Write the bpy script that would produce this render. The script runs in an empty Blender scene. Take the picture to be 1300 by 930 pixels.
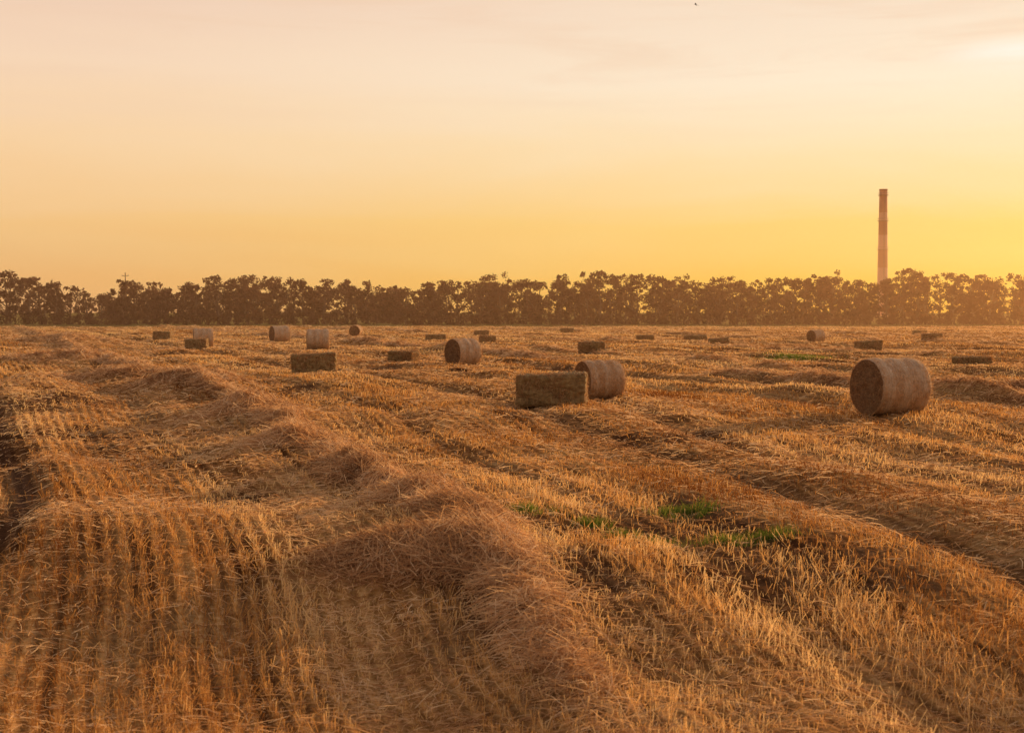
import bpy, math, numpy as np
from mathutils import Vector
rng=np.random.default_rng(7)
R=math.radians
scn=bpy.context.scene
SUN_AZ=R(44); SUN_EL=R(10.5)

# ------------------------------------------------------------ noise
_T=rng.random((256,256)).astype(np.float32)
def vnoise(x,y,o=0):
    x=np.asarray(x,float)+o*17.31; y=np.asarray(y,float)+o*9.77
    xi=np.floor(x).astype(np.int32); yi=np.floor(y).astype(np.int32)
    fx=(x-xi).astype(np.float32); fy=(y-yi).astype(np.float32)
    fx=fx*fx*(3-2*fx); fy=fy*fy*(3-2*fy)
    x0=xi&255;y0=yi&255;x1=(xi+1)&255;y1=(yi+1)&255
    a=_T[x0,y0]; b=_T[x1,y0]; c=_T[x0,y1]; d=_T[x1,y1]
    return (a*(1-fx)+b*fx)*(1-fy)+(c*(1-fx)+d*fx)*fy
def fbm(x,y,o=0,n=4):
    s=0;a=.5;t=0
    for i in range(n):
        s=s+a*vnoise(x*2**i,y*2**i,o+i*3); t+=a; a*=.5
    return s/t*2-1
def sstep(a,b,x):
    t=np.clip((x-a)/(b-a),0,1); return t*t*(3-2*t)

# ------------------------------------------------------------ field layout
PY=[-60,0,7.8,9.56,11.9,14.9,19.2,25.3,37,45,63,115,260,3000]
PX=[ 2.5,1.9,.75,.32,-.06,-.74,-2.02,-3.93,-7.2,-10.4,-17.5,-37,-92,-1100]
_yy=np.concatenate([np.linspace(-60,300,1500),[3000]])
_pp=np.interp(_yy,PY,PX)
k=np.ones(9)/9
_pp2=_pp.copy(); _pp2[4:-5]=np.convolve(_pp[:-1],k,'valid')
def P(Y): return np.interp(Y,_yy,_pp2)
def S(Y): return 1+0.02*np.clip(np.asarray(Y)-20,-12,20)
def vof(X,Y): return (X-P(Y))/S(Y)
ROW=0.18

round_b=[ # X,Y,D,L,angle
 (8.71,32.7,1.32,1.33,22),(2.38,38.8,1.08,1.05,25),(-2.2,63.9,1.27,1.18,38),(-12.0,88,1.32,1.34,8),
 (-20.3,93.5,1.30,1.25,14),(-18.3,112,1.32,1.3,30),(-13.8,126,1.0,1.1,80),(23.3,109,.98,1.1,35)]
square_b=[ # X,Y,W,H,D,angle
 (1.0,35.4,1.72,.78,.85,-6),(-7.35,52.7,1.62,.76,.8,8),(-20.1,90.6,1.36,.66,.8,3),(-29,118,1.45,.7,.8,0),(-5.1,67,1.25,.5,.8,-20),
 (4.3,77,1.4,.6,.8,5),(10.5,112,1.35,.5,.7,0),(14.4,112,1.7,.5,.7,8),(14.4,99,1.4,.5,.7,-10),(21.3,85,1.5,.6,.8,6),(31.3,106,1.45,.55,.7,-5),
 (20.4,63,1.55,.34,.7,4),(-6.3,118,1.7,.5,.7,0),(-1.9,109,1.2,.5,.7,10),(41,143,1.3,.45,.7,0),(6.2,160,1.4,.5,.7,0),(-3,140,1.4,.5,.7,12)]
bales=[(b[0],b[1]) for b in round_b]+[(b[0],b[1]) for b in square_b]

WR=[(0.0,.36,1),(16.0,.7,2),(19.5,.5,8),(31.0,.8,3),(-16.,.8,4),(46,.8,5),(-32,.8,6),(61,.8,7)]
HEAPS=[(-.70,12.6,.85,.6,.80),(-.35,14.6,.45,.5,.6),(-.95,16.0,.5,.6,1.0),(-1.9,18.6,.5,.7,1.0),(-3.3,22.5,.7,1.,1.1),(-5.6,30,.8,1.5,1.25),(-13.5,49,2.2,1.5,1.6),(-21,66,2.5,2.,1.9),(-34.5,108,4,3,2.2),(-9.6,42,1.6,.9,1.4),
 (12.4,47,1.6,1.2,1.5),(15.3,42,1.5,1.0,1.4)]
def windmask(X,Y):
    v=vof(X,Y); m=np.zeros_like(v)
    for v0,w,o in WR:
        wob=.28*fbm(Y/4,Y*0+o*5.1,o,3)
        along=np.clip(.8+1.1*fbm(Y/2.2,Y*0+o,o+20,3),.2,1.4)
        if o>1: along=along*sstep(-.35,.1,fbm(Y/9.,Y*0+o*2.2,o+31,2))
        else: along=along*(.25+.75*sstep(9.,17,Y))
        m=np.maximum(m,np.exp(-np.abs((v-v0-wob)*S(Y)/(w*(1+.3*fbm(Y/1.2,Y*0+3,o+50,2))))**2.)*along)
    for hx,hy,r1,r2,a in HEAPS:
        q=((X-hx)/r1)**2+((Y-hy)/r2)**2
        m=np.maximum(m,a*np.exp(-np.clip(q,0,40)**1.15))
    return m
RUTS=[(-4.7,.32,.15),(5.3,.38,.13),(7.2,.38,.10),(-6.6,.26,.08),(11.2,.4,.12),(13,.4,.11),(20.5,.4,.12),(22.4,.4,.12),(2.4,.25,.07)]
def rutd(v,Y,r0): return v-r0+(.12*np.maximum(0,18-Y) if r0<0 else .10*fbm(Y/5.,Y*0+r0,77,2))
def hgt(X,Y,fine=True):
    X=np.asarray(X,float);Y=np.asarray(Y,float)
    near=1/(1+np.maximum(Y-60,0)/120)
    v=vof(X,Y)
    u=.24*fbm(X/11,Y/7.,1,2)+.11*fbm(X/3.1,Y/2.7,5,2)+.24*fbm(v/1.2,Y/16.,15,2)*np.minimum(1,Y/25+.15)
    damp=np.ones_like(u)
    for bx,by in bales:
        damp*=1-.95*np.exp(-(((X-bx)/3.)**2+((Y-by)/4.)**2))
    h=u*damp*near
    m=windmask(X,Y)
    h=h+m*.235*(1+.4*fbm(X/.45,Y/.45,8,2))
    for r0,w,d in RUTS:
        h=h-d*np.exp(-(rutd(v,Y,r0)/w)**2)*(.5+.5*vnoise(Y/2.,Y*0+r0))
    h=h-.12*np.exp(-(((X-1.1)/1.3)**2+((Y-14.6)/1.5)**2))
    if fine: h=h+.035*fbm(X/.3,Y/.3,11,3)*np.exp(-np.maximum(Y,0)/60)
    return h
def rutmask(X,Y):
    v=vof(X,Y); m=np.zeros_like(v)
    for r0,w,d in RUTS: m=np.maximum(m,np.exp(-(rutd(v,Y,r0)/(w*1.1))**4)*(1 if r0==-4.7 else .75))
    return m
def litter(X,Y):
    v=vof(X,Y)
    a=np.exp(-((v+1.45)/.6)**4)
    b=np.exp(-((v-6.25)/.5)**4)*.5
    c=sstep(.1,.5,fbm(X/2.6,Y/4.5,41,3))*.9
    d=sstep(.0,.35,fbm(v/1.6,Y/30,44,2))*.6
    return np.clip(np.maximum.reduce([a,b,c,d]),0,1)
GREEN=[(.13,15.8,.30,.22),(.85,15.,.18,.10),(1.95,16.,.30,.28),(1.25,13.9,.30,.12),(2.3,13.7,.40,.2),(14.,70,1.4,2),(-3.1,90,1.5,1.5)]
def greenm(X,Y):
    m=np.zeros_like(X)
    for gx,gy,a,b in GREEN: m=np.maximum(m,np.exp(-np.clip(((X-gx)/a)**2+((Y-gy)/b)**2,0,40)))
    return m
def soilm(X,Y):
    v=vof(X,Y)
    m=.9*np.exp(-(((X-1.1)/1.2)**2+((Y-14.8)/1.3)**2)**1.4)
    m=np.maximum(m,np.exp(-(rutd(v,Y,-4.7)/.3)**2))
    br=.6+.5*fbm(Y/1.5,Y*0+2,79,3)
    m=np.maximum(m,.85*br*np.exp(-(rutd(v,Y,5.3)/.38)**2))
    m=np.maximum(m,.7*br*np.exp(-(rutd(v,Y,7.2)/.38)**2))
    m=np.maximum(m,.6*br*sstep(.12,.5,fbm(v/.8,Y/22,57,2)))
    m=np.maximum(m,.85*sstep(.12,.5,fbm(X/1.8,Y/3.2,51,3)))
    m=np.maximum(m,.75*np.exp(-((v-.75)/.32)**2)*sstep(-.2,.25,fbm(Y/3,Y*0,55,2)))
    return np.clip(m,0,1)

# ------------------------------------------------------------ materials
def newmat(n):
    m=bpy.data.materials.new(n); m.use_nodes=True; m.node_tree.nodes.clear(); return m
class NT:
    def __init__(s,m): s.t=m.node_tree if hasattr(m,'node_tree') else m
    def n(s,ty,**k):
        nd=s.t.nodes.new(ty)
        ins=k.pop('ins',{})
        for a,b in k.items(): setattr(nd,a,b)
        for a,b in ins.items():
            if isinstance(b,bpy.types.NodeSocket): s.t.links.new(b,nd.inputs[a])
            else: nd.inputs[a].default_value=b
        return nd
    def math(s,op,a,b=0.0,c=0.0,clamp=False):
        return s.n('ShaderNodeMath',operation=op,use_clamp=clamp,ins={0:a,1:b,2:c}).outputs[0]
    def mix(s,f,a,b,blend='MIX'):
        nd=s.n('ShaderNodeMix',data_type='RGBA',blend_type=blend)
        for i,v in ((0,f),(6,a),(7,b)):
            if isinstance(v,bpy.types.NodeSocket): s.t.links.new(v,nd.inputs[i])
            else: nd.inputs[i].default_value=v
        return nd.outputs[2]
    def ramp(s,f,els,interp='LINEAR'):
        nd=s.n('ShaderNodeValToRGB'); s.t.links.new(f,nd.inputs[0]); cr=nd.color_ramp; cr.interpolation=interp
        while len(cr.elements)>1: cr.elements.remove(cr.elements[-1])
        cr.elements[0].position=els[0][0]; cr.elements[0].color=(*els[0][1],1)
        for p,c in els[1:]:
            e=cr.elements.new(p); e.color=(*c,1)
        return nd.outputs[0]
    def out(s,sh): s.n('ShaderNodeOutputMaterial',ins={0:sh})
def attr(t,name): return t.n('ShaderNodeAttribute',attribute_name=name).outputs['Fac']

def blade_mat(name,els,transl=.35):
    m=newmat(name); t=NT(m)
    c=t.ramp(attr(t,'rnd'),els)
    p=t.n('ShaderNodeBsdfDiffuse',ins={'Color':c})
    tr=t.n('ShaderNodeBsdfTranslucent',ins={'Color':c})
    mx=t.n('ShaderNodeMixShader',ins={0:transl,1:p.outputs[0],2:tr.outputs[0]})
    t.out(mx.outputs[0]); return m
M_stub=blade_mat('stubble_straw',[(0,(.18,.065,.018)),(.35,(.50,.235,.065)),(.7,(.82,.47,.16)),(1,(.94,.67,.32))],.45)
M_straw=blade_mat('loose_straw',[(0,(.25,.12,.055)),(.35,(.54,.30,.14)),(.7,(.80,.52,.27)),(1,(.93,.69,.42))],.38)
M_grass=blade_mat('green_grass',[(0,(.08,.13,.02)),(.5,(.16,.22,.03)),(1,(.34,.35,.07))],.4)
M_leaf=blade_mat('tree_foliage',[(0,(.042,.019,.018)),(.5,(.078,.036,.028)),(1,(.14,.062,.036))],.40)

m=newmat('field_ground'); t=NT(m); M_ground=m
geo=t.n('ShaderNodeNewGeometry').outputs['Position']
uv=t.n('ShaderNodeUVMap',uv_map='rows').outputs[0]
sep=t.n('ShaderNodeSeparateXYZ',ins={0:uv})
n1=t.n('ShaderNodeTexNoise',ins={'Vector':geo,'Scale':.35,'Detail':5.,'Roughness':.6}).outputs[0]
n2=t.n('ShaderNodeTexNoise',ins={'Vector':geo,'Scale':14.,'Detail':6.,'Roughness':.7}).outputs[0]
mp=t.n('ShaderNodeMapping',ins={0:uv,3:(2.2,.1,1)})
n3=t.n('ShaderNodeTexNoise',ins={'Vector':mp.outputs[0],'Scale':1.,'Detail':5.,'Roughness':.65}).outputs[0]
rowph=t.math('ADD',t.math('MULTIPLY',sep.outputs[0],2*math.pi/ROW),t.math('MULTIPLY',n2,1.6))
row=t.math('MULTIPLY_ADD',t.math('COSINE',rowph),.5,.5)
straw=t.ramp(n2,[(.3,(.24,.115,.04)),(.5,(.50,.29,.11)),(.72,(.74,.50,.25))])
soil=t.ramp(n2,[(.3,(.055,.030,.020)),(.7,(.17,.09,.05))])
f=t.math('ADD',t.math('MULTIPLY',row,.6),t.math('MULTIPLY_ADD',n3,2.0,-.62),clamp=True)
f=t.math('MAXIMUM',f,attr(t,'litter'))
f=t.math('MULTIPLY',f,t.math('SUBTRACT',1.0,attr(t,'soil')),clamp=True)
c=t.mix(f,soil,straw)
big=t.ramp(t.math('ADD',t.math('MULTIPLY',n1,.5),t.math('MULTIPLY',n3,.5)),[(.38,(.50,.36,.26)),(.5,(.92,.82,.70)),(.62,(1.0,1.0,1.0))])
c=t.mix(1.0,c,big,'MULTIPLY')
c=t.mix(t.math('MULTIPLY',attr(t,'green'),.8),c,(.10,.11,.03,1))
b=t.n('ShaderNodeBump',ins={'Height':n2,'Strength':.8,'Distance':.06})
b2=t.n('ShaderNodeBump',ins={'Height':row,'Strength':.5,'Distance':.05,'Normal':b.outputs[0]})
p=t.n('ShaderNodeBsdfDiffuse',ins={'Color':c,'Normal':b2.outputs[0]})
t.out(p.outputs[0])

# ------------------------------------------------------------ mesh helpers
def make_obj(name,V,F,mats,fmat=None,attrs=None,smooth=False,uvs=None):
    me=bpy.data.meshes.new(name)
    V=np.asarray(V,np.float32); F=np.asarray(F,np.int32)
    nf,kk=F.shape
    me.vertices.add(len(V)); me.vertices.foreach_set('co',V.ravel())
    me.loops.add(nf*kk); me.loops.foreach_set('vertex_index',F.ravel())
    me.polygons.add(nf); me.polygons.foreach_set('loop_start',np.arange(nf,dtype=np.int32)*kk)
    if fmat is not None: me.polygons.foreach_set('material_index',np.asarray(fmat,np.int32))
    for mm in mats: me.materials.append(mm)
    me.update(calc_edges=True)
    me.polygons.foreach_set('use_smooth',np.full(nf,smooth,bool))
    for n,a in (attrs or {}).items():
        at=me.attributes.new(n,'FLOAT','POINT'); at.data.foreach_set('value',np.asarray(a,np.float32))
    for n,(u,w) in (uvs or {}).items():
        l=me.uv_layers.new(name=n); fi=F.ravel()
        l.data.foreach_set('uv',np.stack([u[fi],w[fi]],1).astype(np.float32).ravel())
    ob=bpy.data.objects.new(name,me); scn.collection.objects.link(ob)
    return ob
def quads_blades(base,vec,wv,taper=.6):
    N=len(base)
    V=np.empty((N,4,3),np.float32); V[:,0]=base-wv; V[:,1]=base+wv; V[:,2]=base+vec+wv*taper; V[:,3]=base+vec-wv*taper
    return V.reshape(-1,3),np.arange(N*4).reshape(N,4)
def bent_blades(base,v1,v2,wv,taper=.7):
    N=len(base); V=np.empty((N,6,3),np.float32); m_=base+v1; e=m_+v2
    V[:,0]=base-wv;V[:,1]=base+wv;V[:,2]=m_-wv;V[:,3]=m_+wv;V[:,4]=e-wv*taper;V[:,5]=e+wv*taper
    i=np.arange(N)[:,None]*6
    F=np.concatenate([i+np.array([0,1,3,2]),i+np.array([2,3,5,4])],0)
    return V.reshape(-1,3),F

# ------------------------------------------------------------ ground
ys=[-60,-40,-20,-10,-4,0,2,3.5,5]
y=5.
while y<320: y*=1.0062; ys.append(y)
while y<4000: y*=1.08; ys.append(y)
ys=np.array(ys)
tt=np.concatenate([[-6,-3,-1.8,-1.2,-.9,-.75,-.65],np.linspace(-.58,.58,560),[.65,.75,.9,1.2,1.8,3,6]])
Yg,Tg=np.meshgrid(ys,tt,indexing='ij')
Xg=Tg*(np.abs(Yg)+4)
Zg=hgt(Xg,Yg)*sstep(900,300,Yg)
ny,nx=Yg.shape
idx=np.arange(ny*nx).reshape(ny,nx)
F=np.stack([idx[:-1,:-1],idx[:-1,1:],idx[1:,1:],idx[1:,:-1]],-1).reshape(-1,4)
Xf,Yf,Zf=Xg.ravel(),Yg.ravel(),Zg.ravel()
wm=windmask(Xf,Yf)
gr=np.clip(greenm(Xf,Yf)+sstep(222,236,Yf)*.95,0,1)
make_obj('field_ground',np.stack([Xf,Yf,Zf],1),F,[M_ground],smooth=True,
  attrs={'litter':np.clip(litter(Xf,Yf)*.8+wm,0,1),'soil':soilm(Xf,Yf)*(1-np.clip(wm,0,1)),'green':gr},
  uvs={'rows':(vof(Xf,Yf),Yf)})

# ------------------------------------------------------------ stubble
def sampleY(N,y0,y1,p):
    u=rng.random(N); q=p+1
    return (y0**q+u*(y1**q-y0**q))**(1/q)
def sampleXY(N,y0,y1,p):
    Y=sampleY(N,y0,y1,p); X=(rng.random(N)*2-1)*(.42*Y+.8); return X,Y
N=560000
X,Y=sampleXY(N,6.5,225,-.6)
v=vof(X,Y)
wig=.05*fbm(Y/1.3,np.round(v/ROW)*3.1,88,2)*np.exp(-Y/25)
v=np.round(v/ROW)*ROW+wig+rng.normal(0,1,N)*np.where(Y>13,.026,.036+.02*(fbm(X/1.2,Y/1.2,87,2)>0)); X=P(Y)+S(Y)*v
wm=windmask(X,Y); rm=rutmask(X,Y); lt=litter(X,Y)
patch=fbm(X/2.2,Y/3.,61,3); gap=fbm(X/.35,Y/.5,62,2)
keep=rng.random(N)<(1-np.clip(wm*3,0,1))*(1-.88*rm)*(1-.6*lt)*(.8+.5*patch+.6*gap)*(1-.7*soilm(X,Y))
for bx,by in bales: keep&=((X-bx)**2+(Y-by)**2)>.35
X,Y,patch,lt=X[keep],Y[keep],patch[keep],lt[keep]; N=len(X)
Z=hgt(X,Y)
hh=(.035+.085*rng.random(N)**1.3)*(1+.5*patch)*(1-.35*lt)
az=rng.random(N)*2*np.pi; lean=rng.random(N)**1.4*1.1
vec=np.stack([np.cos(az)*lean,np.sin(az)*lean,np.ones(N)],1)*hh[:,None]
wa=rng.random(N)*2*np.pi
w=(.0023*(Y/9)**.95)*(.7+.6*rng.random(N))
wv=np.stack([np.cos(wa),np.sin(wa),np.zeros(N)],1)*w[:,None]
V,F=quads_blades(np.stack([X,Y,Z-.01],1),vec,wv,.8)
v=vof(X,Y)
rn=np.clip(.52+.35*fbm(X/3,Y/5,71,3)+.8*fbm(v/1.2,Y/22,73,2)+rng.normal(0,.21,N)+.15*lt,0,1)
make_obj('wheat_stubble',V,F,[M_stub],attrs={'rnd':np.repeat(rn,4)})

# ------------------------------------------------------------ loose straw: litter + windrows
parts=[]
def straw_batch(X,Y,lift,L,wid,tilt,dirb,dirs):
    N=len(X); Z=hgt(X,Y)
    a=dirb+rng.normal(0,dirs,N)
    a2=a+rng.normal(0,.5,N)
    t1=rng.normal(0,tilt,N); t2=t1-np.abs(rng.normal(0,tilt,N))
    l=L*(.4+1.1*rng.random(N))
    d1=np.stack([np.cos(a)*np.cos(t1),np.sin(a)*np.cos(t1),np.sin(t1)],1)*(l*.5)[:,None]
    d2=np.stack([np.cos(a2)*np.cos(t2),np.sin(a2)*np.cos(t2),np.sin(t2)],1)*(l*.5)[:,None]
    base=np.stack([X,Y,Z+lift],1)
    end=base+d1+d2
    ze=hgt(end[:,0],end[:,1],False); z0=hgt(X,Y,False)
    d1[:,2]+=(ze-z0)*.5; d2[:,2]+=(ze-z0)*.5
    w=wid*(.7+.6*rng.random(N))
    roll=rng.random(N)*np.pi
    wv=np.stack([-np.sin(a)*np.cos(roll),np.cos(a)*np.cos(roll),np.sin(roll)],1)*w[:,None]
    V,F=bent_blades(base,d1,d2,wv)
    tone=np.clip(.5+.45*fbm(X/.5,Y/.5,81,3)+rng.normal(0,.25,N),0,1)
    parts.append((V,F,np.repeat(tone,6)))
N=360000
X,Y=sampleXY(N,6.5,222,-.65)
keep=rng.random(N)<(.45+.55*litter(X,Y))*(1-.7*soilm(X,Y)); X,Y=X[keep],Y[keep]; N=len(X)
straw_batch(X,Y,rng.random(N)**2*.06+.005,.14*(Y/9)**.3,.0021*(Y/9)**.9,.2,rng.random(N)*6.28,0.)
N=450000
Y=sampleY(N,6.5,200,-.9)
wi=np.array([w_[0] for w_ in WR]); ch=rng.choice(len(wi),N,p=[.54,.16,.08,.08,.04,.05,.02,.03])
v=wi[ch]+rng.normal(0,.42,N); X=P(Y)+S(Y)*v
n2_=110000
HA=np.array(HEAPS)
c_=rng.choice(12,n2_,p=[.30,.08,.15,.09,.1,.06,.04,.04,.03,.04,.04,.03])
X=np.concatenate([X,HA[c_,0]+rng.normal(0,.75,n2_)*HA[c_,2]]); Y=np.concatenate([Y,HA[c_,1]+rng.normal(0,.75,n2_)*HA[c_,3]])
k_=(Y>6.3)&(np.abs(X)<.43*Y+1.); X,Y=X[k_],Y[k_]
m_=windmask(X,Y); k_=rng.random(len(X))<np.clip(m_*1.8-.12,0,1); X,Y=X[k_],Y[k_]; N=len(X)
rd=math.atan2(1,-.28)
straw_batch(X,Y,rng.random(N)**1.5*.08,.20*(Y/9)**.25,.0023*(Y/9)**.88,.30,rd+2.1*fbm(X/.35,Y/.35,91,2),.85)
off=0;Vs=[];Fs=[];Ts=[]
for V,F,T_ in parts: Vs.append(V);Fs.append(F+off);Ts.append(T_);off+=len(V)
make_obj('straw_windrow',np.concatenate(Vs),np.concatenate(Fs),[M_straw],attrs={'rnd':np.concatenate(Ts)})

# ------------------------------------------------------------ green grass regrowth
Xs=[];Ys=[]
for gx,gy,a,b in GREEN:
    n=int(min(20000*a*b,3000)) if gy<30 else 4000
    Xs.append(gx+rng.normal(0,a*.55,n)); Ys.append(gy+rng.normal(0,b*.6,n))
X=np.concatenate(Xs);Y=np.concatenate(Ys)
kk=fbm(X/.15,Y/.15,33,2)>-.1; X,Y=X[kk],Y[kk]; N=len(X)
az=rng.random(N)*6.28; ln=rng.random(N)*.9; hh=.04+.08*rng.random(N)
vec=np.stack([np.cos(az)*ln,np.sin(az)*ln,np.ones(N)],1)*hh[:,None]
wa=rng.random(N)*6.28; w=.003*(Y/12)**.9
V,F=quads_blades(np.stack([X,Y,hgt(X,Y)-.005],1),vec,np.stack([np.cos(wa),np.sin(wa),0*wa],1)*w[:,None],.3)
make_obj('green_grass',V,F,[M_grass],attrs={'rnd':np.repeat(rng.random(N),4)})

# ------------------------------------------------------------ bales
def bale_mat(name,dark,mid,lite,sx,sy):
    m=newmat(name); t=NT(m)
    uv=t.n('ShaderNodeUVMap',uv_map='fib').outputs[0]
    ob=t.n('ShaderNodeTexCoord').outputs['Object']
    mp=t.n('ShaderNodeMapping',ins={0:uv,3:(sx,sy,1)})
    a=t.n('ShaderNodeTexNoise',ins={'Vector':mp.outputs[0],'Scale':1.,'Detail':7.,'Roughness':.7,'Distortion':.6}).outputs[0]
    b_=t.n('ShaderNodeTexNoise',ins={'Vector':ob,'Scale':45.,'Detail':5.,'Roughness':.7}).outputs[0]
    c_=t.n('ShaderNodeTexNoise',ins={'Vector':ob,'Scale':3.,'Detail':3.}).outputs[0]
    f=t.math('ADD',t.math('MULTIPLY',a,.5),t.math('ADD',t.math('MULTIPLY',b_,.3),t.math('MULTIPLY',c_,.2)))
    col=t.ramp(f,[(.36,dark),(.5,mid),(.66,lite)])
    p=t.n('ShaderNodeBsdfPrincipled',ins={'Base Color':col,'Roughness':.75,'Specular IOR Level':.2})
    bm=t.n('ShaderNodeBump',ins={'Height':f,'Strength':1.,'Distance':.06}); t.t.links.new(bm.outputs[0],p.inputs['Normal'])
    t.out(p.outputs[0]); return m
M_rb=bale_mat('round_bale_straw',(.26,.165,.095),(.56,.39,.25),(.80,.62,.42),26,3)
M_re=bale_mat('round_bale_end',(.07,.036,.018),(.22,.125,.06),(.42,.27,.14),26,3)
M_sb=bale_mat('square_bale_straw',(.10,.062,.022),(.28,.18,.075),(.48,.35,.16),14,5)
m=newmat('baler_twine'); t=NT(m)
tn=t.n('ShaderNodeTexNoise',ins={'Scale':30.}).outputs[0]
p=t.n('ShaderNodeBsdfPrincipled',ins={'Base Color':t.ramp(tn,[(.3,(.35,.25,.14)),(.7,(.6,.5,.35))]),'Roughness':.7}); t.out(p.outputs[0]); M_tw=m

def join(parts):
    V=[];F=[];M=[];A=[];U=[];W=[];o=0
    for (v,f,mi,a,u,w) in parts:
        V.append(v);F.append(f+o);M.append(np.full(len(f),mi));A.append(a if a is not None else np.zeros(len(v)))
        U.append(u if u is not None else np.zeros(len(v)));W.append(w if w is not None else np.zeros(len(v)));o+=len(v)
    return [np.concatenate(q) for q in (V,F,M,A,U,W)]
def whiskers(P0,N0,n,L,w):
    n_=len(P0)
    r=rng.normal(0,1,(n_,3)); r-=N0*(r*N0).sum(1)[:,None]; r/=np.linalg.norm(r,axis=1)[:,None]
    out=np.abs(rng.normal(.25,.25,n_))
    d=r+N0*out[:,None]; d/=np.linalg.norm(d,axis=1)[:,None]
    l=L*(.4+rng.random(n_))
    side=np.cross(d,N0); side/=np.linalg.norm(side,axis=1)[:,None]
    return quads_blades(P0,d*l[:,None],side*w,.6)

def round_bale(X,Y,D,L,ang,seed):
    r=D/2; ns=96; na=30
    prof=[]
    nr=22
    for i in range(nr+1): prof.append((-L/2, r*(i/nr)*.965,1))
    for i in range(1,5): 
        a=i/4*math.pi/2; prof.append((-L/2+.035*r*2*(1-math.cos(a)), r*(.965+.035*math.sin(a)),0))
    for i in range(1,na): prof.append((-L/2+.07*r+(L-.14*r)*i/na, r,0))
    for i in range(4,-1,-1):
        a=i/4*math.pi/2; prof.append((L/2-.035*r*2*(1-math.cos(a)), r*(.965+.035*math.sin(a)),0))
    for i in range(nr-1,-1,-1): prof.append((L/2, r*(i/nr)*.965,1))
    prof=np.array(prof); npf=len(prof)
    th=np.linspace(0,2*np.pi,ns,endpoint=False)
    PX_,TH=np.meshgrid(prof[:,0],th,indexing='ij'); PR,_=np.meshgrid(prof[:,1],th,indexing='ij'); E,_=np.meshgrid(prof[:,2],th,indexing='ij')
    sgn=np.sign(PX_)
    c1,s1=np.cos(TH),np.sin(TH)
    lump=fbm(c1*3+PX_*4,s1*3+PX_*2,seed,4)
    ring=.012*fbm(PX_*14+5,c1*.4,seed+3,3)+.014*np.cos(PX_/L*2*np.pi*3)
    PR2=PR*(1+np.where(E<.5,.028*lump,0))+np.where(E<.5,ring,0)
    spiral=.010*np.sin(PR/r*62+TH)+.022*fbm(c1*PR*9,s1*PR*9,seed+7,4)
    PX2=PX_+np.where(E>.5,sgn*(spiral*(1-(PR/r)**6)+.02*(1-(PR/r)**2)-.05*np.exp(-(PR/(.12*r))**2)),0)
    Zl=s1*PR2; Yl=c1*PR2
    Zl=np.where(Zl<-.93*r,-.93*r+(Zl+.93*r)*.25,Zl); Zl=Zl*.985
    V=np.stack([PX2,Yl,Zl],-1).reshape(-1,3)
    idx=np.arange(npf*ns).reshape(npf,ns)
    F=np.stack([idx[:-1],idx[1:],np.roll(idx,-1,1)[1:],np.roll(idx,-1,1)[:-1]],-1).reshape(-1,4)
    ev=E.reshape(-1)[F].mean(1)>.6
    U=np.where(E>.5,PR,PX_).ravel(); W=(TH*1.0).ravel()
    W=np.abs(W-np.pi)
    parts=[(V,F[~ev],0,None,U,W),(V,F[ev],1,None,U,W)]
    n=int(7000*min(1,(40/Y)**1.2)); wd=.0022*max(1,Y/28)
    a=rng.random(n)*2*np.pi; x=(rng.random(n)-.5)*L
    N0=np.stack([0*a,np.cos(a),np.sin(a)],1); P0=N0*r*1.0; P0[:,0]=x; P0[:,2]*=.985
    v_,f_=whiskers(P0,N0,n,.09,wd); parts.append((v_,f_,2,np.repeat(np.clip(rng.normal(.6,.2,n),0,1),4),None,None))
    ne=n//2; a=rng.random(ne)*2*np.pi; q=r*np.sqrt(rng.random(ne)); sg=np.sign(rng.random(ne)-.5)
    N0=np.stack([sg,0*a,0*a],1); P0=np.stack([sg*(L/2+.012),np.cos(a)*q,np.sin(a)*q],1)
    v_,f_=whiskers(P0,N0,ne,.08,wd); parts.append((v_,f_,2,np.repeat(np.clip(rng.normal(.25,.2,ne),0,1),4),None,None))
    V,F,M,A,U,W=join(parts)
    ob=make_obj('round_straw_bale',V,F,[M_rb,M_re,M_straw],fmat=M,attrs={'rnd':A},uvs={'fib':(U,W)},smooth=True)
    ob.rotation_euler=(0,0,R(ang))
    ob.location=(X,Y,float(hgt(np.array([X]),np.array([Y]),False)[0])+r*.945-.02)
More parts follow.
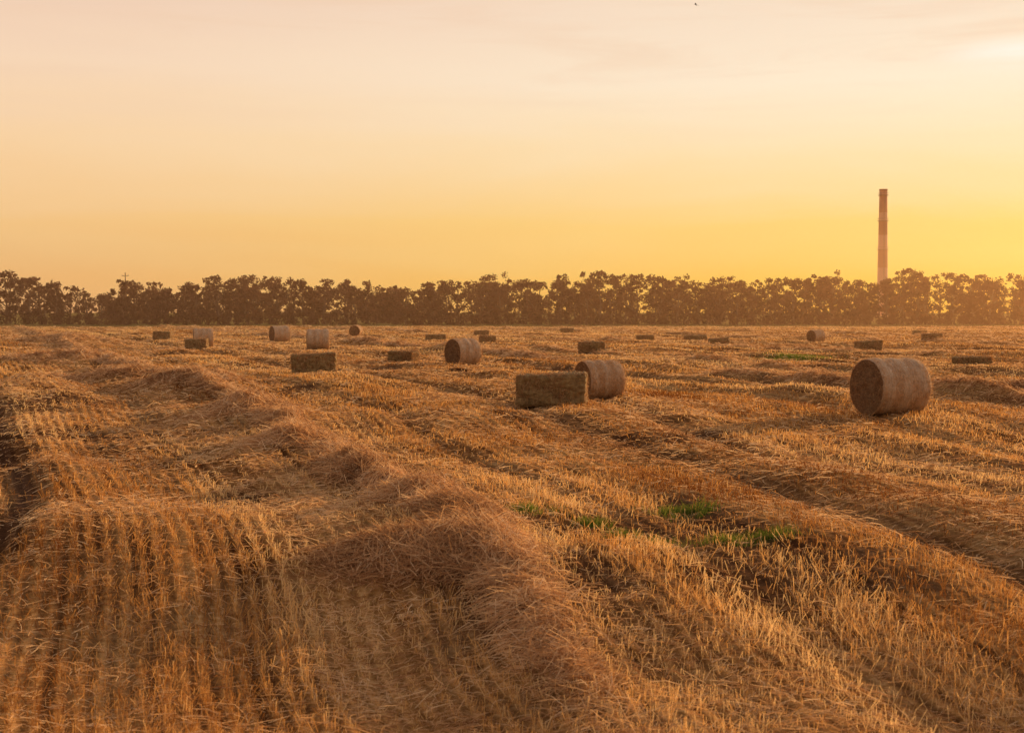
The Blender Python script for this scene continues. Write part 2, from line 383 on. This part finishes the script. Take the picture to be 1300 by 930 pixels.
def square_bale(X,Y,W_,H,D,ang,seed):
    parts=[]
    def side(n1,n2,fn):
        a,b=np.meshgrid(np.linspace(-1,1,n1),np.linspace(-1,1,n2),indexing='ij')
        p=fn(a,b); idx=np.arange(n1*n2).reshape(n1,n2)
        F=np.stack([idx[:-1,:-1],idx[1:,:-1],idx[1:,1:],idx[:-1,1:]],-1).reshape(-1,4)
        return p.reshape(-1,3),F
    nx,ny,nz=72,34,30
    S_=[side(nx,nz,lambda a,b:np.stack([a,0*a-1,b],-1)),side(nx,nz,lambda a,b:np.stack([-a,0*a+1,b],-1)),
        side(nx,ny,lambda a,b:np.stack([a,b,0*a+1],-1)),side(nx,ny,lambda a,b:np.stack([-a,b,0*a-1],-1)),
        side(ny,nz,lambda a,b:np.stack([0*a+1,a,b],-1)),side(ny,nz,lambda a,b:np.stack([0*a-1,-a,b],-1))]
    hs=np.array([W_/2,D/2,H/2]); rad=.07
    for v,f in S_:
        p=v*hs
        inner=np.clip(p,-(hs-rad),hs-rad); d=p-inner; l=np.linalg.norm(d,axis=1,keepdims=True)+1e-9
        nrm=d/l; q=inner+nrm*rad
        fl=np.sin(q[:,0]*2*np.pi/.13+2.*fbm(q[:,0]*2,q[:,1]*2+q[:,2]*3,seed,2))
        disp=.014*fl+.06*fbm(q[:,0]*7+q[:,1]*3,q[:,2]*9+q[:,1]*5,seed+2,4)+.05*fbm(q[:,0]*1.5+q[:,1],q[:,2]*2,seed+4,2)
        for yy in (-.3,.3): disp-=.03*np.exp(-((q[:,1]-yy*D)/.025)**2)*(np.abs(nrm[:,1])<.5)
        amt=np.where(nrm[:,2]<-.5,.2,1.)
        q=q+nrm*(disp*amt)[:,None]
        q[:,0]+=.02*np.sin(q[:,2]*6+seed)
        parts.append((q,f,0,None,q[:,2],q[:,0]+q[:,1]))
    for yy in (-.3,.3):
        path=[]
        a_,b_=W_/2-.01,H/2-.01; c_=.06
        for cx,cz,s in ((a_-c_,b_-c_,0),(-a_+c_,b_-c_,1),(-a_+c_,-b_+c_,2),(a_-c_,-b_+c_,3)):
            for i in range(5):
                g=math.pi/2*(s+i/4); path.append((cx+c_*math.cos(g),yy*D,cz+c_*math.sin(g)))
        path=np.array(path); n=len(path); nxt=np.roll(path,-1,0)-np.roll(path,1,0); nxt/=np.linalg.norm(nxt,axis=1)[:,None]
        up=np.array([0,1.,0]); sd=np.cross(nxt,up)
        rr=.006*max(1,Y/60); ring=[]
        for j in range(5):
            g=2*np.pi*j/5; ring.append(path+rr*(math.cos(g)*up+math.sin(g)*sd))
        V=np.stack(ring,1).reshape(-1,3); idx=np.arange(n*5).reshape(n,5)
        F=np.stack([idx,np.roll(idx,-1,1),np.roll(np.roll(idx,-1,0),-1,1),np.roll(idx,-1,0)],-1).reshape(-1,4)
        parts.append((V,F,1,None,None,None))
    n=int(6000*min(1,(40/Y)**1.2)); wd=.0022*max(1,Y/28)
    p=rng.random((n,3))*2-1; ax=rng.choice(3,n,p=[.2,.4,.4]); sg=np.sign(rng.random(n)-.5); sg[ax==2]=1
    p[np.arange(n),ax]=sg; N0=np.zeros((n,3)); N0[np.arange(n),ax]=sg
    P0=p*(hs-.012)
    v_,f_=whiskers(P0,N0,n,.12,wd); parts.append((v_,f_,2,np.repeat(np.clip(rng.normal(.3,.25,n),0,1),4),None,None))
    V,F,M,A,U,W=join(parts)
    ob=make_obj('square_straw_bale',V,F,[M_sb,M_tw,M_straw],fmat=M,attrs={'rnd':A},uvs={'fib':(U,W)},smooth=True)
    ob.rotation_euler=(R(rng.normal(0,1.5)),R(rng.normal(0,2)),R(ang))
    ob.location=(X,Y,float(hgt(np.array([X]),np.array([Y]),False)[0])+H/2-.02)
for i,b in enumerate(round_b): round_bale(*b,seed=100+i*5)
for i,b in enumerate(square_b): square_bale(*b,seed=200+i*5)

# ------------------------------------------------------------ tree belt
m=newmat('tree_bark'); t=NT(m)
tn=t.n('ShaderNodeTexNoise',ins={'Scale':6.,'Detail':5.}).outputs[0]
p=t.n('ShaderNodeBsdfPrincipled',ins={'Base Color':t.ramp(tn,[(.3,(.07,.045,.03)),(.7,(.15,.10,.07))]),'Roughness':.9}); t.out(p.outputs[0]); M_bark=m
def tube(p0,p1,r0,r1,bend=0.,n=6,seg=3):
    ts=np.linspace(0,1,seg+1)[:,None]; p0=np.array(p0);p1=np.array(p1)
    d=p1-p0; path=p0+d*ts; path[:,0]+=bend*np.sin(ts[:,0]*np.pi)
    d=d/np.linalg.norm(d); a=np.cross(d,[0.3,1,.1]); a/=np.linalg.norm(a); b=np.cross(d,a)
    rr=r0+(r1-r0)*ts; g=np.linspace(0,2*np.pi,n,endpoint=False)
    V=(path[:,None,:]+rr[:,None]*(np.cos(g)[None,:,None]*a+np.sin(g)[None,:,None]*b)).reshape(-1,3)
    idx=np.arange((seg+1)*n).reshape(seg+1,n)
    F=np.stack([idx[:-1],np.roll(idx,-1,1)[:-1],np.roll(idx,-1,1)[1:],idx[1:]],-1).reshape(-1,4)
    return V,F
TOPX=[-300,0,30,60,95,108,130,170,240,300,380,450,500,525,545,600,700,760,840,900,1000,1040,1100,1190,1240,1262,1300,1600]
TOPY=[350,345,349,354,363,374,355,359,352,353,350,355,362,371,357,350,348,347,353,350,351,346,348,341,346,355,343,347]
tp=[]
def leafcl(cx,cy,cz,rx,rz,n,s,tone):
    d=rng.normal(0,1,(n,3)); d/=np.linalg.norm(d,axis=1)[:,None]; q=d*(rng.random(n)**.45)[:,None]
    c=np.array([cx,cy,cz])+q*np.array([rx,rx,rz])
    c[:,2]=np.maximum(c[:,2],.05)
    a=rng.normal(0,1,(n,3)); a/=np.linalg.norm(a,axis=1)[:,None]
    b=np.cross(a,rng.normal(0,1,(n,3))); b/=np.linalg.norm(b,axis=1)[:,None]
    sz=s*(.5+.9*rng.random(n))[:,None]
    V=np.stack([c-a*sz,c-b*sz*.55,c+a*sz,c+b*sz*.55],1).reshape(-1,3)
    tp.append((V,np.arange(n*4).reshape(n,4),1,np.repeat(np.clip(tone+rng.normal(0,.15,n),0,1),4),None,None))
def tree(x,y,H,dense):
    tr=.12+.014*H; bx=rng.normal(0,.35)
    z0=-.1
    top=np.array([x+bx,y,H*.72])
    V,F=tube((x,y,z0),top,tr,tr*.35,rng.normal(0,.2),7,4); tp.append((V,F,0,None,None,None))
    base=H*rng.uniform(.08,.2); cw=H*rng.uniform(.24,.42)
    nb=rng.integers(6,9)
    ends=[]
    for i in range(nb):
        f=rng.uniform(.2,.85); g=rng.random()*6.28
        s=np.array([x+bx*f,y,H*.72*f]); l=cw*rng.uniform(.6,1.05)
        e=s+np.array([math.cos(g)*l,math.sin(g)*l,l*rng.uniform(.4,1.1)]); e[2]=min(e[2],H*.93)
        V,F=tube(s,e,tr*.38,tr*.1,0,4,2); tp.append((V,F,0,None,None,None)); ends.append(e)
    ends.append(top+np.array([0,0,H*.12]))
    nc=int(24*dense)
    tone0=rng.uniform(.1,.8)
    for e in ends: leafcl(e[0],e[1],e[2],rng.uniform(.5,1.0),rng.uniform(.45,.8),int(36*dense),.22,tone0+rng.normal(0,.14))
    for i in range(nc):
        zf=rng.random(); zz=base+(H-base)*zf
        env=math.sin(math.pi*min(1,(.26+.68*zf)))**.6
        g=rng.random()*6.28; rr=cw*env*math.sqrt(rng.random())
        s_=rng.uniform(.4,.95)
        leafcl(x+bx*zf+math.cos(g)*rr,y+math.sin(g)*rr,min(zz,H-.4*s_),s_,s_*.75,int(46*dense),.22,tone0+rng.normal(0,.2))
for row,(yb,sp,dn) in enumerate([(259,3.2,1.1),(264,3.3,.9),(269,3.5,.85)]):
    x=-135.
    while x<135:
        px=650+x/yb*1805
        ty=np.interp(px,TOPX,TOPY); H=2.3+(396-ty)/1805*yb
        H*=rng.uniform(.76,1.04)
        if rng.random()<.12: H*=.75
        thin=(60<px<135 and rng.random()<.4) or (510<px<545 and rng.random()<.35)
        if not thin: tree(x,yb+rng.normal(0,1.),H,dn)
        x+=sp*rng.uniform(.4,1.6)
for x in np.arange(-140,140,.75):
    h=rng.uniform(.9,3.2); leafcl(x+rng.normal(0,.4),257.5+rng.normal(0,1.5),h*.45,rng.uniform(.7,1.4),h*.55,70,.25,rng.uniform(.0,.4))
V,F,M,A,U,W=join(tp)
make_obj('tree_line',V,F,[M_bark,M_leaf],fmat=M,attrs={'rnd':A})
print('tree faces',len(F))

# ------------------------------------------------------------ evening ground haze (thin layer of scattering air over the far field)
m=newmat('haze_air'); t=NT(m)
vs=t.n('ShaderNodeVolumeScatter',ins={'Color':(1,.56,.30,1),'Density':.0011,'Anisotropy':.72})
mo=t.n('ShaderNodeOutputMaterial'); t.t.links.new(vs.outputs[0],mo.inputs['Volume'])
hv=np.array([(x,y,z) for x in(-420,420) for y in(60,330) for z in(-1.5,17)],float)
hf=np.array([[0,1,3,2],[4,6,7,5],[0,4,5,1],[2,3,7,6],[1,5,7,3],[0,2,6,4]])
make_obj('ground_haze',hv,hf,[m])

# ------------------------------------------------------------ chimney
def simple_mat(name,c1,c2,sc,rough=.8):
    m=newmat(name); t=NT(m); tn=t.n('ShaderNodeTexNoise',ins={'Scale':sc,'Detail':6.}).outputs[0]
    p=t.n('ShaderNodeBsdfPrincipled',ins={'Base Color':t.ramp(tn,[(.3,c1),(.7,c2)]),'Roughness':rough}); t.out(p.outputs[0]); return m
M_red=simple_mat('red_paint',(.50,.21,.11),(.58,.26,.14),.4)
M_white=simple_mat('white_paint',(.66,.36,.24),(.74,.43,.30),.4)
M_steel=simple_mat('steel',(.3,.2,.15),(.4,.28,.2),2.)
M_dark=simple_mat('dark_plumage',(.03,.03,.04),(.05,.05,.06),1.)
cx,cy=(1119.5-650)/1805*700,700.
ch=bpy.data.objects.new('industrial_chimney',None); scn.collection.objects.link(ch); ch.location=(cx,cy,0)
def child(name,V,F,mat,parent,smooth=True):
    o=make_obj(name,V,F,[mat],smooth=smooth); o.parent=parent; return o
Ht=62.3; rad=lambda z: 2.75-.85*(z/Ht)
def lathe(prof,n=32):
    prof=np.array(prof); g=np.linspace(0,2*np.pi,n,endpoint=False)
    V=np.stack([prof[:,1][:,None]*np.cos(g),prof[:,1][:,None]*np.sin(g),np.repeat(prof[:,0][:,None],n,1)],-1).reshape(-1,3)
    idx=np.arange(len(prof)*n).reshape(len(prof),n)
    F=np.stack([idx[:-1],np.roll(idx,-1,1)[:-1],np.roll(idx,-1,1)[1:],idx[1:]],-1).reshape(-1,4); return V,F
zs=[0,24,33,40,47,51,Ht]
for i in range(len(zs)-1):
    a,b=zs[i],zs[i+1]
    pr=[(a,rad(a)),(b,rad(b))]
    if b==Ht: pr+= [(Ht,rad(Ht)-.35),(Ht-4,rad(Ht)-.4)]
    V,F=lathe(pr); child('shaft_band',V,F,M_red if (len(zs)-i)%2==0 else M_white,ch)
for z in (33,47,59.5):
    V,F=lathe([(z-.15,rad(z)+.02),(z-.15,rad(z)+.7),(z+.05,rad(z)+.7),(z+.05,rad(z)+.02)]); child('platform',V,F,M_steel,ch)
    V,F=lathe([(z+.95,rad(z)+.64),(z+1.02,rad(z)+.72),(z+1.09,rad(z)+.64),(z+.95,rad(z)+.64)]); child('railing',V,F,M_steel,ch)
V,F=lathe([(Ht-.5,rad(Ht)+.01),(Ht-.5,rad(Ht)+.2),(Ht+.1,rad(Ht)+.2),(Ht+.1,rad(Ht)-.3)]); child('rim',V,F,M_red,ch)
for s in (-.25,.25):
    V,F=tube((s,-rad(0)-.2,0),(s,-rad(Ht)-.2,Ht-1),.06,.06,0,4,1); child('ladder_rail',V,F,M_steel,ch)
V=[];F=[];o=0
for z in np.arange(.5,Ht-1,.6):
    v_,f_=tube((-.25,-rad(z)-.2,z),(.25,-rad(z)-.2,z),.03,.03,0,4,1); V.append(v_);F.append(f_+o);o+=len(v_)
child('ladder_rungs',np.concatenate(V),np.concatenate(F),M_steel,ch)

pp=bpy.data.objects.new('utility_pole',None); scn.collection.objects.link(pp); pp.location=((160-650)/1805*300,300,0)
V,F=tube((0,0,0),(0,0,10.6),.14,.09,0,8,2); child('pole',V,F,M_bark,pp)
for z,l in ((9.9,.7),):
    V,F=tube((-l,0,z),(l,0,z),.05,.05,0,6,1); child('crossarm',V,F,M_bark,pp)
    for s in (-l*.9,l*.9):
        V,F=lathe([(z+.06,.04),(z+.1,.09),(z+.2,.05),(z+.3,.08),(z+.34,.01)],10); V=V+np.array([s,0,0]); child('insulator',V,F,M_white,pp)

bv=np.array([(0,.16,0),(.035,.02,.02),(0,-.18,0),(-.035,.02,.02),(0,.0,-.04),(.0,.02,.045),
 (.13,.05,.07),(.32,-.03,.02),(.12,-.05,.065),(-.13,.05,.07),(-.32,-.03,.02),(-.12,-.05,.065),(.03,-.05,.02),(-.03,-.05,.02),(.03,.06,.02),(-.03,.06,.02),(.05,-.28,0),(-.05,-.28,0)],float)
bf=[(0,1,5,5),(0,5,3,3),(0,4,1,1),(0,3,4,4),(2,5,1,1),(2,3,5,5),(2,1,4,4),(2,4,3,3),(14,6,8,12),(6,7,8,8),(15,13,11,9),(9,11,10,10),(2,16,17,17)]
me=bpy.data.meshes.new('bird'); me.from_pydata(bv.tolist(),[],[list(dict.fromkeys(f)) for f in bf]); me.materials.append(M_dark)
bo=bpy.data.objects.new('bird',me); scn.collection.objects.link(bo)
bo.location=((881-650)/1805*120,120,2.3+(396-10)/1805*120); bo.rotation_euler=(R(20),R(15),R(70))

# ------------------------------------------------------------ world
wd=bpy.data.worlds.new("World"); scn.world=wd; wd.use_nodes=True; wd.node_tree.nodes.clear(); t=NT(wd)
g=t.n('ShaderNodeTexCoord').outputs['Generated']
sp=t.n('ShaderNodeSeparateXYZ',ins={0:g}); z=sp.outputs[2]
zc=t.math('MAXIMUM',z,0.0)
hx=t.n('ShaderNodeCombineXYZ',ins={0:sp.outputs[0],1:sp.outputs[1],2:0.0}).outputs[0]
hn=t.n('ShaderNodeVectorMath',operation='NORMALIZE',ins={0:hx}).outputs[0]
dt=t.n('ShaderNodeVectorMath',operation='DOT_PRODUCT',ins={0:hn,1:(math.sin(SUN_AZ),math.cos(SUN_AZ),0)}).outputs['Value']
mr=t.n('ShaderNodeMapRange',interpolation_type='SMOOTHSTEP',ins={0:dt,1:.42,2:.97}).outputs[0]
mpc=t.n('ShaderNodeMapping',ins={0:g,3:(2.5,2.5,16),2:(R(6),R(5),0)})
cn=t.n('ShaderNodeTexNoise',ins={'Vector':mpc.outputs[0],'Scale':1.6,'Detail':6.,'Roughness':.55,'Distortion':.5}).outputs[0]
zz=t.math('ADD',zc,t.math('MULTIPLY',t.math('SUBTRACT',cn,.5),.04))
zq=t.math('SQRT',t.math('MAXIMUM',zz,0.0))
def sr(c): return tuple((x/255/12.92 if x/255<.04045 else ((x/255+.055)/1.055)**2.4) for x in c)
q=lambda el: math.sqrt(math.sin(R(el)))
top=[(q(22),(.80,.66,.58)),(q(38),(.60,.51,.50)),(1.,(.42,.395,.44))]
A=[(0,sr((243,170,108))),(q(1.2),sr((248,182,112))),(q(3.5),sr((251,198,132))),(q(6.5),sr((252,212,164))),(q(9.5),sr((249,216,184))),(q(12.5),sr((242,208,182)))]+top
B=[(0,sr((255,184,60))),(q(1.2),sr((255,196,76))),(q(3.5),sr((255,212,118))),(q(6.),sr((255,229,180))),(q(9),sr((255,238,210))),(q(12.5),sr((250,226,200)))]+top
ca=t.ramp(zq,A); cb=t.ramp(zq,B)
col=t.mix(mr,ca,cb)
mpd=t.n('ShaderNodeMapping',ins={0:g,1:(.3,.1,.7),3:(3,3,30),2:(R(-4),R(8),0)})
cn2=t.n('ShaderNodeTexNoise',ins={'Vector':mpd.outputs[0],'Scale':1.5,'Detail':7.,'Roughness':.6,'Distortion':.8}).outputs[0]
cm=t.n('ShaderNodeMapRange',interpolation_type='SMOOTHSTEP',ins={0:cn2,1:.45,2:.70}).outputs[0]
ch_=t.n('ShaderNodeMapRange',interpolation_type='SMOOTHSTEP',ins={0:z,1:.09,2:.19}).outputs[0]
col=t.mix(t.math('MULTIPLY',t.math('MULTIPLY',cm,ch_),.40),col,(*sr((242,206,174)),1))
mpe=t.n('ShaderNodeVectorMath',operation='DISTANCE',ins={0:t.n('ShaderNodeMapping',ins={0:g,3:(1,1,5)}).outputs[0],1:(.336,.926,.168*5)}).outputs['Value']
cl=t.n('ShaderNodeMapRange',interpolation_type='SMOOTHSTEP',ins={0:mpe,1:.075,2:.0}).outputs[0]
col=t.mix(t.math('MULTIPLY',cl,t.n('ShaderNodeMapRange',ins={0:cn2,1:.35,2:.55}).outputs[0]),col,(1,.93,.80,1))
ds=t.n('ShaderNodeMapRange',interpolation_type='SMOOTHSTEP',ins={0:dt,1:-.6,2:.35,3:.6,4:1.}).outputs[0]
col=t.mix(1.,col,t.n('ShaderNodeCombineXYZ',ins={0:ds,1:ds,2:ds}).outputs[0],'MULTIPLY')
sky=t.n('ShaderNodeTexSky',sky_type='NISHITA',sun_disc=False,sun_elevation=SUN_EL,sun_rotation=SUN_AZ,dust_density=4.0,air_density=1.2)
b1=t.n('ShaderNodeBackground',ins={0:col,1:.98})
b2=t.n('ShaderNodeBackground',ins={0:sky.outputs[0],1:.002})
ad=t.n('ShaderNodeAddShader',ins={0:b1.outputs[0],1:b2.outputs[0]})
t.n('ShaderNodeOutputWorld',ins={0:ad.outputs[0]})

# ------------------------------------------------------------ sun
sl=bpy.data.lights.new('sun','SUN'); sl.energy=5.0; sl.angle=R(.6); sl.color=(1,.58,.24)
so=bpy.data.objects.new('sun',sl); scn.collection.objects.link(so)
sv=Vector((math.sin(SUN_AZ)*math.cos(SUN_EL),math.cos(SUN_AZ)*math.cos(SUN_EL),math.sin(SUN_EL)))
so.rotation_euler=(-sv).to_track_quat('-Z','Y').to_euler(); so.location=(50,50,40)

# ------------------------------------------------------------ camera
cd=bpy.data.cameras.new('camera'); cd.lens=50; cd.sensor_width=36; cd.clip_end=6000; cd.clip_start=.1
cd.dof.use_dof=True; cd.dof.focus_distance=36; cd.dof.aperture_fstop=4.5
co=bpy.data.objects.new('camera',cd); scn.collection.objects.link(co)
co.location=(0,0,2.3); co.rotation_euler=(R(90)-math.atan(69/1805),0,0)
scn.camera=co
scn.view_settings.view_transform='Standard'; scn.view_settings.look='None'; scn.view_settings.exposure=0
